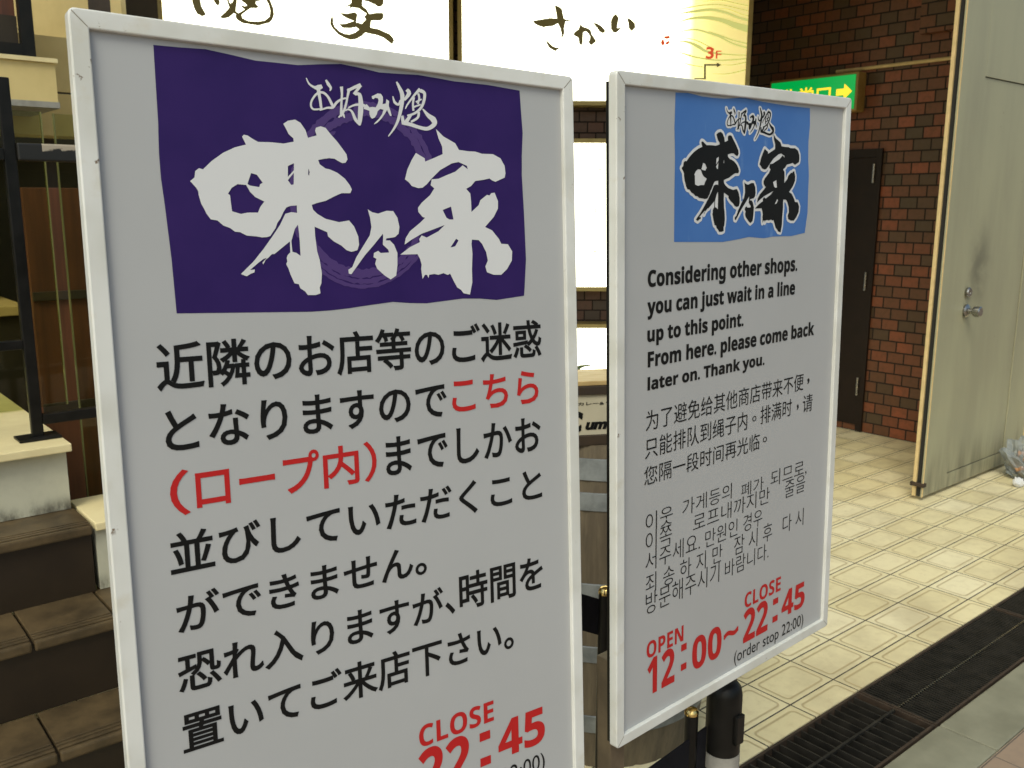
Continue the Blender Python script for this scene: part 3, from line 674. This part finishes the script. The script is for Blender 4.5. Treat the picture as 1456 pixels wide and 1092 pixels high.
# ------------------------------------------------------------------ queue posts behind the right sign
def posts():
    r = empty('bollard', 'thick black round-topped bollard with a grey band under the right sign', 'bollard', T(.408, 1.60, 0))
    R = .0335; zt = .615
    MB().lathe([(R, .02), (R, zt-.180)], 32).build('lower_tube', K['blackmetal'], r, smooth=True)
    MB().lathe([(R+.0006, zt-.1795), (R+.0006, zt-.148)], 32).build('grey_band', K['greyband'], r, smooth=True)
    MB().lathe([(R, zt-.1475), (R, zt-.03), (R-.003, zt-.014), (R-.012, zt-.003), (R-.022, zt)], 32).build('cap', K['blackmetal'], r, smooth=True)
    MB().lathe([(.11, 0), (.11, .012), (.04, .02)], 32).build('base', K['blackmetal'], r, smooth=True)
    MB().box(R-.002, R+.007, -.012, .012, zt-.12, zt-.06, .003).build('belt_clip', K['blackmetal'], r, M=Matrix.Rotation(radians(-50), 4, 'Z'))
    def thin(name_label, x, y, zt):
        r = empty('rope_post', name_label, 'rope post', T(x, y, 0), 'thin black rope posts')
        MB().lathe([(.013, .012), (.013, zt-.012)], 20).build('post', K['blackmetal'], r, smooth=True)
        MB().lathe([(.0135, zt-.0115), (.0135, zt-.006), (.010, zt-.001), (.004, zt+.001)], 20).build('cap', K['brass'], r, smooth=True)
        MB().lathe([(.09, 0), (.09, .008), (.02, .0115)], 24).build('base', K['blackmetal'], r, smooth=True)
        return r
    thin('thin black rope post with brass cap beside the thick bollard', .343, 1.585, .562)
    thin('thin black rope post with shiny brass cap at the left edge of the right sign', .163, 1.475, .855)
    p = MB(); A = Vector((.150, 1.475, .80)); B = Vector((-.15, 1.37, .945))
    def belt(A, B, h, t, name, label, cat):
        b = MB(); d = (B-A); nrm = Vector((-d.y, d.x, 0)).normalized()*t/2; N = 10
        vs = []
        for k in range(N+1):
            c = A.lerp(B, k/N); sag = Vector((0, 0, -.002*4*(k/N)*(1-k/N)))
            vs.append([b.bm.verts.new(c+sag+nrm*s+Vector((0, 0, z))) for s, z in ((-1, -h/2), (1, -h/2), (1, h/2), (-1, h/2))])
        for a, c in zip(vs, vs[1:]):
            for q in range(4): b.bm.faces.new((a[q], a[(q+1) % 4], c[(q+1) % 4], c[q]))
        b.bm.faces.new(vs[0]); b.bm.faces.new(vs[-1][::-1])
        return tag(b.build(name, K['belt']), label, cat)
    belt(A, B, .066, .004, 'queue_belt', 'black queue belt rising leftwards behind the big left sign', 'belt')
    belt(Vector((.374, 1.592, .44)), Vector((.185, 1.50, .36)), .16, .004, 'queue_belt', 'dark navy queue belt stretched left from the thick bollard, below the right sign', 'belt')
posts()

# ------------------------------------------------------------------ the two standing signs
W, H = .6, .975
def board_matrix(yaw, lean, tilt, tl):
    u = Vector((cos(yaw), sin(yaw), 0)); n = Vector((sin(yaw), -cos(yaw), 0)); z = Vector((0, 0, 1))
    v = z*cos(lean)-n*sin(lean); u2 = u*cos(tilt)+v*sin(tilt); v2 = -u*sin(tilt)+v*cos(tilt)
    M = Matrix((u2, v2, u2.cross(v2))).transposed().to_4x4(); M.translation = Vector(tl)+CAM; return M
M1 = board_matrix(radians(36.6), radians(4.4), radians(-1.27), (-.40769, .88399, .17503))
M2 = board_matrix(radians(41.4), radians(1.1), radians(.88), (.1307, 1.24852, .17194))
class Board:
    def __init__(s, M, name, label):
        s.M = M; s.inv = M.inverted(); c = M @ Vector((W/2, -H, -.03))
        s.root = empty(name, label, 'sign', T(c.x, c.y, 0), 'white standing signs'); s.L = T(-c.x, -c.y, 0) @ M
    def uv(s, x, y):
        n = s.M.to_3x3() @ Vector((0, 0, 1)); p = s.inv @ hit(x, y, s.M.translation, n); return p.x, p.y
    def flat(s, name, mat, geo, z, label=None):
        b = MB()
        for g in (geo if isinstance(geo, list) else [geo]): b.flat(*g, z=z)
        b.keep = True; return b.build(name, K[mat], s.root, M=s.L, label=label)
    def box(s, A, B, C, D): return (s.uv(*A)[0], s.uv(*B)[0], s.uv(*C)[1], s.uv(*D)[1])
    def structure(s):
        MB().box(.006, W-.006, -H+.006, -.006, -.007, 0).build('panel', K['board'], s.root, M=s.L)
        # frame: mitred ring with rounded outer corners
        b = MB(); prof = [(.001, -.0085), (0, -.0075), (0, .0046), (.0006, .0057), (.0017, .0062), (.0160, .0062), (.0170, .0058), (.0175, .0048), (.0176, .0002)]
        loops = []
        for off, z in prof:
            r = max(.0006, .0065-off*.6); ring = []
            for (cx, cy, a0) in ((W-off-r, -off-r, 0), (off+r, -off-r, 90), (off+r, -H+off+r, 180), (W-off-r, -H+off+r, 270)):
                for k in range(7): a = radians(a0+15*k); ring.append(b.bm.verts.new((cx+r*cos(a), cy+r*sin(a), z)))
            loops.append(ring)
        for A, B in zip(loops, loops[1:]):
            n = len(A)
            for k in range(n): b.bm.faces.new((A[k], A[(k+1) % n], B[(k+1) % n], B[k]))
        b.build('frame', K['frame'], s.root, M=s.L, smooth=True, ang=16)
        for cx, cy, a in ((0, 0, -45), (W, 0, -135), (0, -H, 45), (W, -H, 135)):
            q = MB(); q.box(.004, .0225, -.00035, .00035, .0063, .00645, M=T(cx, cy) @ Matrix.Rotation(radians(a), 4, 'Z')); q.build('mitre_seam', K['seam'], s.root, M=s.L)
        MB().box(.004, W-.004, -H+.004, -.012, -.0165, -.009).build('backing', K['blackmetal'], s.root, M=s.L)
        zb = (s.M @ Vector((0, -H, 0))).z
        MB().box(.012, .044, -H-zb+.03, -H+.13, -.046, -.0175, .002).build('post', K['postbrown'], s.root, M=s.L)
        q = s.L @ Vector((.028, -H-zb+.03, -.03)); MB().box(-.14, .14, -.14, .14, .0, .012, .003).build('foot_plate', K['blackmetal'], s.root, M=Matrix.Translation((q.x, q.y, .0005)) @ RB)

# --- calligraphy outlines, traced in zoom pixels of the left sign
AJI = [(42,410),(68,388),(72,350),(95,333),(118,340),(170,290),(240,240),(310,208),(375,192),(352,145),(362,133),(385,138),(418,160),(448,176),(520,178),(600,186),(660,175),(658,155),(630,130),(615,100),(598,68),(625,50),(668,43),(700,62),(730,105),(745,152),(797,137),(788,110),(792,92),(820,83),(850,92),(880,130),(920,175),(950,215),(975,250),(981,280),(970,300),(950,303),(925,290),(903,276),(870,273),(840,277),(806,284),(815,310),(850,335),(875,340),(920,360),(965,395),(995,435),(1007,460),(998,482),(945,482),(900,502),(850,528),(800,540),(768,552),(775,580),(800,605),(850,635),(930,655),(990,645),(1020,680),(1045,740),(1050,790),(1040,822),(1005,832),(975,822),(945,795),(900,770),(865,740),(860,715),(785,682),(788,740),(800,830),(815,880),(828,960),(825,1020),(815,1045),(820,1080),(790,1090),(745,1090),(728,1068),(700,1050),(690,1025),(665,1020),(640,965),(628,930),(615,905),(622,890),(618,868),(625,850),(640,835),(637,770),(600,800),(545,845),(530,845),(510,866),(492,880),(478,908),(474,896),(500,868),(480,874),(440,905),(400,940),(428,938),(425,955),(405,962),(380,978),(345,965),(370,940),(420,890),(480,815),(535,737),(578,672),(610,605),(645,595),(680,600),(678,555),(640,558),(615,568),(598,596),(580,635),(562,660),(552,690),(520,738),(500,744),(470,746),(440,740),(380,735),(340,715),(310,712),(280,690),(240,675),(205,645),(165,638),(140,605),(125,575),(108,545),(92,490),(90,470),(78,450)]
AJI_H = [[(405,362),(440,372),(475,420),(460,428),(455,446),(400,437),(384,427)],[(268,485),(290,450),(325,428),(376,433),(400,475),(430,505),(485,532),(460,565),(447,598),(385,598),(345,606),(292,590),(285,540),(280,495)],[(625,320),(662,303),(661,345),(625,385)],[(661,360),(660,430),(645,433),(625,405)],[(748,335),(755,355),(752,378),(746,370)],[(685,670),(692,720),(696,770),(701,856),(675,838),(652,832),(646,768),(655,735),(667,695)]]
NO = [(178,495),(205,512),(240,520),(290,503),(330,505),(355,545),(367,600),(362,640),(340,660),(290,668),(285,680),(310,680),(335,705),(355,755),(355,830),(348,890),(315,913),(280,890),(235,850),(222,820),(230,790),(212,780),(215,755),(240,742),(255,755),(305,752),(300,735),(268,705),(270,660),(268,640),(220,700),(160,770),(110,840),(80,882),(65,878),(62,855),(85,840),(110,780),(150,715),(190,650),(200,600),(192,545)]
IE = [(585,15),(630,60),(700,100),(722,140),(780,148),(820,150),(860,163),(925,165),(970,190),(995,235),(1000,280),(995,305),(940,330),(920,322),(905,310),(870,318),(820,325),(795,355),(765,372),(790,400),(795,450),(797,510),(840,470),(850,440),(890,408),(905,412),(915,398),(935,395),(955,445),(955,490),(930,540),(878,600),(920,620),(960,670),(975,700),(1015,703),(1040,745),(1038,800),(1010,850),(975,885),(930,885),(890,870),(880,835),(895,800),(885,750),(860,700),(840,678),(800,675),(797,700),(803,760),(800,850),(802,930),(788,1003),(750,995),(735,975),(712,960),(690,920),(670,878),(655,886),(630,875),(600,885),(575,880),(545,885),(540,905),(533,886),(520,885),(505,910),(497,850),(500,825),(490,790),(475,762),(372,765),(430,720),(490,690),(485,672),(500,650),(530,663),(600,625),(638,588),(580,610),(500,640),(440,675),(398,705),(405,665),(430,625),(490,575),(520,545),(505,540),(480,510),(478,485),(500,455),(550,410),(575,370),(553,350),(560,315),(600,312),(650,290),(700,270),(745,232),(775,255),(770,235),(720,212),(680,220),(610,260),(560,310),(530,345),(505,365),(480,368),(455,360),(440,355),(425,335),(400,315),(415,255),(440,200),(465,158),(518,190),(520,210),(580,185),(625,165),(622,120),(600,70)]
IE_H = [[(625,498),(675,478),(690,555),(665,555),(648,545)],[(672,722),(705,670),(720,680),(700,715)]]
SMALL = [  # お好み焼: brush strokes (points, widths)
 ([(35,80),(65,140),(115,175),(160,180),(200,165)],[10,18,26,60,40]),([(160,160),(165,230),(180,310),(192,400)],[46,36,30,26]),([(190,400),(115,405),(85,370),(95,310),(150,240),(210,232),(260,275),(300,350),(318,385)],[16,20,22,22,24,26,26,30,22]),([(175,415),(250,390),(310,385),(350,335),(400,300),(450,290)],[14,22,30,28,22,18]),([(238,100),(265,145),(290,185),(280,215)],[20,34,26,10]),
 ([(400,170),(405,250),(400,340),(398,440),(400,480)],[34,24,24,30,20]),([(480,190),(462,280),(445,360),(420,430),(370,490)],[34,22,24,26,14]),([(395,420),(420,460),(432,495)],[30,22,10]),([(460,215),(530,180),(600,150)],[30,34,36]),([(600,155),(560,210),(530,250)],[34,30,34]),([(540,250),(585,250),(600,330),(598,430),(590,530),(588,572)],[24,38,50,56,44,18]),([(590,560),(545,510),(510,430),(470,405),(440,420)],[30,34,24,18,14]),([(470,390),(540,360),(620,360),(690,400)],[16,24,30,22]),
 ([(970,120),(1000,180),(1030,260),(1020,380),(985,520),(940,610),(885,685)],[16,34,46,40,30,22,10]),([(932,270),(950,330),(990,355),(1010,310)],[10,28,26,18]),([(1075,200),(1100,240),(1050,310)],[36,46,24]),([(1215,195),(1170,240),(1130,290),(1080,360),(1062,400)],[38,26,22,18,10]),([(1215,210),(1260,240),(1250,330),(1215,400),(1150,450),(1080,470)],[40,32,30,28,26,18]),([(1150,280),(1140,350),(1145,420)],[24,22,22]),([(1170,330),(1230,300)],[20,16]),([(1150,380),(1220,355)],[20,18]),([(1195,240),(1205,290),(1190,350)],[22,22,20]),([(1120,460),(1080,520),(1045,560)],[28,40,36]),([(1240,400),(1300,470),(1350,510),(1360,560),(1290,605),(1200,590),(1110,560),(1030,545)],[10,44,62,50,40,36,40,36]),([(1030,470),(1035,520),(1040,560)],[24,36,30]),([(1200,430),(1190,490),(1120,535)],[28,26,24])]
MI = [(713,270),(740,258),(775,240),(808,245),(828,275),(830,320),(825,352),(858,345),(866,300),(893,320),(890,370),(905,415),(920,470),(905,475),(885,440),(872,410),(850,450),(815,500),(770,545),(735,562),(750,540),(790,500),(820,455),(835,410),(800,400),(775,425),(765,460),(745,490),(718,502),(700,485),(690,455),(690,420),(655,408),(630,400),(632,375),(660,350),(690,385),(720,380),(755,385),(775,350),(785,310),(775,290),(745,285),(735,300),(718,295)]
def logo_parts(b):
    A = [b.uv(*p) for p in zmap(AJI, 260, 160, 4.2)]; AH = [[b.uv(*p) for p in zmap(h, 260, 160, 4.2)] for h in AJI_H]
    N = [b.uv(*p) for p in zmap(NO, 480, 180, 4.2)]; I = [b.uv(*p) for p in zmap(IE, 480, 180, 4.2)]; IH = [[b.uv(*p) for p in zmap(h, 480, 180, 4.2)] for h in IE_H]
    sm = []
    for pts, wd in SMALL:
        q = smooth_line(pts, 4); ww = [wd[min(k//4, len(wd)-1)]*(1-(k % 4)/4)+wd[min(k//4+1, len(wd)-1)]*(k % 4)/4 for k in range(len(q))]
        sm.append([b.uv(*p) for p in zmap(stroke(q, [x*.96 for x in ww]), 430, 100, 7.28)])
    sm.append([b.uv(*p) for p in zmap(MI, 430, 100, 7.28)])
    return A, AH, N, I, IH, sm
b1 = Board(M1, 'standing_sign', 'large white sign with purple logo and Japanese text, nearest at the left'); b1.structure()
b2 = Board(M2, 'standing_sign', 'white sign with blue logo and English, Chinese and Korean text, on the right'); b2.structure()
A, AH, N, I, IH, sm = logo_parts(b1)
FLAG1 = [(45,35),(130,43),(230,50),(330,72),(410,91),(480,98),(560,107),(640,104),(715,103),(780,116),(850,133),(920,138),(990,142),(1060,154),(1120,165),(1240,178),(1352,198),(1357,270),(1363,350),(1360,430),(1360,500),(1368,640),(1375,800),(1370,900),(1368,930),(1270,945),(1210,940),(1150,940),(1080,949),(1020,957),(960,956),(900,952),(820,963),(740,975),(680,982),(610,987),(370,990),(128,993),(110,800),(85,600),(72,510),(65,420),(62,310),(55,200)]
FLAG2 = [(378,157),(440,158),(480,167),(520,178),(580,185),(640,190),(690,187),(735,183),(790,194),(850,207),(910,217),(980,228),(1098,240),(1098,330),(1090,420),(1089,510),(1092,600),(1088,700),(1085,800),(1070,908),(1000,925),(950,926),(900,928),(850,937),(770,930),(700,945),(630,957),(500,957),(370,957),(372,700),(375,500),(372,350)]
b1.flat('flag_print', 'purple', region([[b1.uv(*p) for p in zmap(FLAG1, 200, 50, 2.5103)]]), .0003, 'wavy purple logo flag')
b2.flat('flag_print', 'blue', region([[b2.uv(*p) for p in zmap(FLAG2, 860, 90, 3.767)]]), .0003, 'wavy sky blue logo flag')
# brushed ring on the purple flag
def enso():
    cx, cy = 792, 568; polys = []; rnd = random.Random(3)
    def arc(a0, a1, r0, r1, n, jag):
        o, i = [], []
        for k in range(n+1):
            a = radians(a0+(a1-a0)*k/n); e = 1 if 0 < k < n else .5
            ro = r1+rnd.uniform(-jag, jag); ri = r0+rnd.uniform(-jag, jag)
            if k in (0, n): ro = ri = (r0+r1)/2
            o.append((cx+268*ro*cos(a), cy+334*ro*sin(a))); i.append((cx+268*ri*cos(a), cy+334*ri*sin(a)))
        return o+i[::-1]
    for a0, a1, r0, r1, n, jag in ((-168, -100, .90, .99, 34, .012), (-160, -92, .80, .885, 30, .014), (-98, -75, .84, .99, 10, .01), (-80, -12, .84, .925, 30, .014), (-72, -18, .935, 1.0, 26, .01), (-150, -118, .74, .785, 16, .012),
                                   (28, 150, .905, .955, 46, .01), (40, 142, .965, 1.005, 40, .006), (62, 160, .80, .895, 40, .012), (150, 196, .90, .98, 20, .012), (30, 64, .83, .895, 16, .014)):
        polys.append([b1.uv(*p) for p in zmap(arc(a0, a1, r0, r1, n, jag), 200, 50, 2.5103)])
    b1.flat('brushed_ring', 'lilac', region(polys), .0006)
enso()
b1.flat('brush_logo', 'whiteprint', [region([A], AH), region([N]), region([I], IH), region(sm)], .0009)
# same brush logo on the right sign, mapped by least squares on matching points
src = [b1.uv(*p) for p in ((270, 257.6), (443.3, 419.5), (619.3, 183.6), (664.5, 418.8), (727.6, 357.4), (418.3, 170.2), (434.8, 111.7), (620.2, 168.7))]
dst = [b2.uv(*p) for p in ((969.4, 237.9), (1023.7, 330.6), (1100, 190.6), (1106.9, 330.6), (1136.4, 292.7), (1023.7, 186.8), (1031.5, 154.7), (1099.5, 183.2))]
def lsq(src, vals):
    G = Matrix(((0,)*3,)*3); r = Vector((0, 0, 0))
    for (x, y), t in zip(src, vals):
        q = Vector((x, y, 1)); r += q*t
        for a in range(3):
            for c in range(3): G[a][c] += q[a]*q[c]
    return G.inverted() @ r
cu = lsq(src, [d[0] for d in dst]); cv = lsq(src, [d[1] for d in dst])
def am(poly): return [(cu[0]*x+cu[1]*y+cu[2], cv[0]*x+cv[1]*y+cv[2]) for x, y in poly]
A2, N2, I2 = am(A), am(N), am(I); AH2 = [am(h) for h in AH]; IH2 = [am(h) for h in IH]; sm2 = [am(p) for p in sm]
def clean(p, d=.0012):
    o = [p[0]]
    for q in p[1:]:
        if (Vector(q)-Vector(o[-1])).length > d: o.append(q)
    return o
b2.flat('logo_outline', 'whiteprint', [region([A2, N2, I2], [AH2[1]], .0042), region([clean(p) for p in sm2], [], .0030)], .0006)
b2.flat('brush_logo', 'ink', [region([A2], AH2), region([N2]), region([I2], IH2), region(sm2)], .0009)

# --- printed lines: (text, colour, weight, corner points A left, B right, C bottom, D top) in zoom pixels
def lines(b, zoom, rows):
    ox, oy, s = zoom; out = {}
    for row in rows:
        txt, col, wt, *pts = row
        bx = b.box(*[(ox+x/s, oy+y/s) for x, y in pts])
        b.flat('text_line', col, fit(text_geo(txt, wt), *bx), .0005); out[txt] = bx
    return out
Z2 = (200, 440, 2.4267); Z3 = (200, 800, 2.275); WJ = .016
lines(b1, Z2, [
 ('近隣のお店等のご迷惑', 'ink', WJ, (52, 210), (1382, 110), (100, 284), (1330, 36)),
 ('となりますので', 'ink', WJ, (85, 450), (1055, 300), (135, 492), (760, 276)),
 ('こちら', 'red', WJ, (1074, 320), (1372, 270), (1310, 328), (1325, 211)),
 ('（', 'red', WJ, (100, 630), (163, 560), (150, 710), (140, 552)), ('ロープ', 'red', WJ, (190, 630), (614, 500), (205, 690), (600, 482)),
 ('内', 'red', WJ, (630, 560), (753, 540), (640, 618), (690, 470)), ('）', 'red', WJ, (770, 520), (814, 530), (785, 595), (775, 456)),
 ('までしかお', 'ink', WJ, (845, 510), (1380, 430), (880, 572), (1335, 373)),
 ('並びしていただくこと', 'ink', WJ, (100, 850), (1384, 600), (105, 922), (215, 754))])
l1 = lines(b1, Z3, [
 ('ができません。', 'ink', WJ, (115, 160), (925, 10), (130, 232), (170, 95)),
 ('恐れ入りますが', 'ink', WJ, (120, 360), (978, 110), (130, 428), (235, 268)), ('、', 'ink', WJ, (985, 150), (1017, 150), (1008, 166), (992, 128)),
 ('時間を', 'ink', WJ, (1030, 100), (1301, 60), (1042, 157), (1140, 10)),
 ('置いてご来店下さい。', 'ink', WJ, (135, 560), (1206, 245), (150, 620), (265, 450)),
 (sans('CLOSE'), 'red', .004, (900, 560), (1141, 470), (925, 592), (1136, 445))])
Z5 = (880, 350, 3.12); WE = .022; WC = 0
lines(b2, Z5, [
 (sans('Considering other shops.'), 'ink', WE, (127, 140), (790, 105), (455, 168), (300, 87)),
 (sans('you can just wait in a line'), 'ink', WE, (125, 270), (780, 200), (135, 326), (708, 159)),
 (sans('up to this point.'), 'ink', WE, (125, 390), (552, 340), (178, 438), (345, 322)),
 (sans('From here. please come back'), 'ink', WE, (127, 500), (865, 365), (455, 494), (845, 337)),
 (sans('later on. Thank you.'), 'ink', WE, (126, 610), (645, 520), (555, 562), (130, 581)),
 ('为了避免给其他商店带来不便', 'ink', WC, (119, 770), (818, 610), (125, 822), (797, 567)), (',', 'ink', .02, (835, 600), (845, 590), (838, 612), (840, 586)),
 ('只能排队到绳子内', 'ink', WC, (115, 900), (569, 760), (125, 944), (545, 738)), ('o', 'ink', 0, (591, 765), (609, 765), (600, 777), (600, 753)), ('排满时', 'ink', WC, (627, 770), (766, 720), (640, 788), (748, 680)), (',', 'ink', .02, (788, 718), (797, 708), (792, 726), (793, 702)), ('请', 'ink', WC, (815, 700), (858, 690), (825, 738), (845, 655)),
 ('您隔一段时间再光临', 'ink', WC, (111, 1020), (623, 870), (120, 1064), (605, 832)), ('o', 'ink', 0, (638, 857), (656, 857), (648, 869), (648, 845))])
Z6 = (860, 620, 2.314); WK = -.009
lines(b2, Z6, [
 ('이웃', 'ink', WK, (134, 265), (223, 245), (163, 308), (215, 228)), ('가게등의', 'ink', WK, (255, 230), (417, 180), (262, 262), (412, 155)), ('폐가', 'ink', WK, (448, 180), (522, 150), (475, 193), (520, 132)), ('되므로,', 'ink', WK, (546, 125), (663, 110), (575, 160), (640, 82)),
 ('이쪽', 'ink', WK, (134, 340), (220, 315), (165, 373), (215, 288)), ('로프내까지만', 'ink', WK, (290, 290), (541, 210), (300, 313), (530, 170)), ('줄을', 'ink', WK, (592, 170), (658, 160), (605, 200), (650, 128)),
 ('서주세요.', 'ink', WK, (133, 410), (312, 370), (155, 440), (225, 348)), ('만원인', 'ink', WK, (330, 330), (436, 300), (345, 362), (432, 272)), ('경우', 'ink', WK, (455, 280), (518, 260), (472, 310), (515, 238)),
 ('죄 송 하 지 만', 'ink', WK, (134, 480), (386, 380), (165, 508), (380, 355)), ('잠 시 후', 'ink', WK, (425, 360), (550, 310), (442, 387), (540, 285)), ('다 시', 'ink', WK, (585, 285), (653, 265), (605, 312), (648, 238)),
 ('방문해주시기', 'ink', WK, (134, 545), (376, 440), (160, 578), (370, 415)), ('바람니다.', 'ink', WK, (395, 430), (538, 385), (410, 462), (525, 355))])
foot = [(sans('OPEN'), 'red', .004, (137, 690), (258, 650), (150, 728), (255, 622)), (sans('12'), 'red', .010, (139, 800), (229, 740), (165, 842), (225, 692)), (':', 'red', 0, (250, 730), (268, 725), (258, 769), (262, 682)),
        (sans('00'), 'red', .010, (287, 700), (383, 690), (305, 765), (360, 630)), ('~', 'red', .03, (390, 655), (439, 640), (398, 668), (432, 627)),
        (sans('CLOSE'), 'red', .004, (460, 530), (578, 490), (475, 560), (575, 462)), (sans('22'), 'red', .010, (455, 620), (536, 580), (470, 674), (525, 540)), (': ', 'red', 0, (552, 570), (569, 560), (556, 612), (564, 532)),
        (sans('45'), 'red', .010, (581, 560), (657, 520), (598, 590), (655, 477)), ('(order stop 22:00)', 'ink', 0, (425, 730), (652, 610), (432, 756), (648, 585))]
_cache[(':', 0, 1., 0.)] = _cache[(': ', 0, 1., 0.)] = ([(0, 0), (1, 0), (1, 1.0), (0, 1.0), (0, 3), (1, 3), (1, 4.0), (0, 4.0)], [(0, 1, 2, 3), (4, 5, 6, 7)])
l2 = lines(b2, Z6, foot)
# same footer on the left sign (mostly below the picture), placed from its CLOSE word
p, q = l2[sans('CLOSE')], l1[sans('CLOSE')]; ku = (q[1]-q[0])/(p[1]-p[0]); kv = (q[3]-q[2])/(p[3]-p[2])
for txt, col, wt, *_ in foot:
    if txt == sans('CLOSE'): continue
    x = l2[txt]; b1.flat('text_line', col, fit(text_geo(txt, wt), q[0]+(x[0]-p[0])*ku, q[0]+(x[1]-p[0])*ku, q[2]+(x[2]-p[2])*kv, q[2]+(x[3]-p[2])*kv), .0005)
print('CLOSE', p, q, ku, kv)

# ------------------------------------------------------------------ plastic rubbish bag at the right edge
def bag():
    r = empty('rubbish_bag', 'crumpled clear plastic rubbish bag on the floor at the far right edge', 'bag', mB(5.36, 1.93, 0))
    from mathutils import noise
    def blob(rx, ry, rz, amp, seed):
        b = MB(); bmesh.ops.create_icosphere(b.bm, subdivisions=4, radius=1); rnd = random.Random(seed)
        for v in b.bm.verts:
            c = v.co.copy(); n = noise.noise(c*1.7+Vector((seed, 0, 0)))*.9+noise.noise(c*4+Vector((0, seed, 0)))*.5
            k = 1+amp*n+rnd.uniform(-.05, .05); v.co = Vector((c.x*rx*k, c.y*ry*k, max(0, (c.z+.9)*rz*k)))
        return b
    blob(.125, .12, .10, .6, 3).build('bag_film', K['bag'], r)
    blob(.085, .07, .075, .6, 9).build('wrappers', K['bagtrash'], r, M=T(0, 0, .01))
    blob(.03, .025, .025, .4, 5).build('knotted_corner', K['whiteprint'], r, M=T(-.19, -.03, 0))
bag()
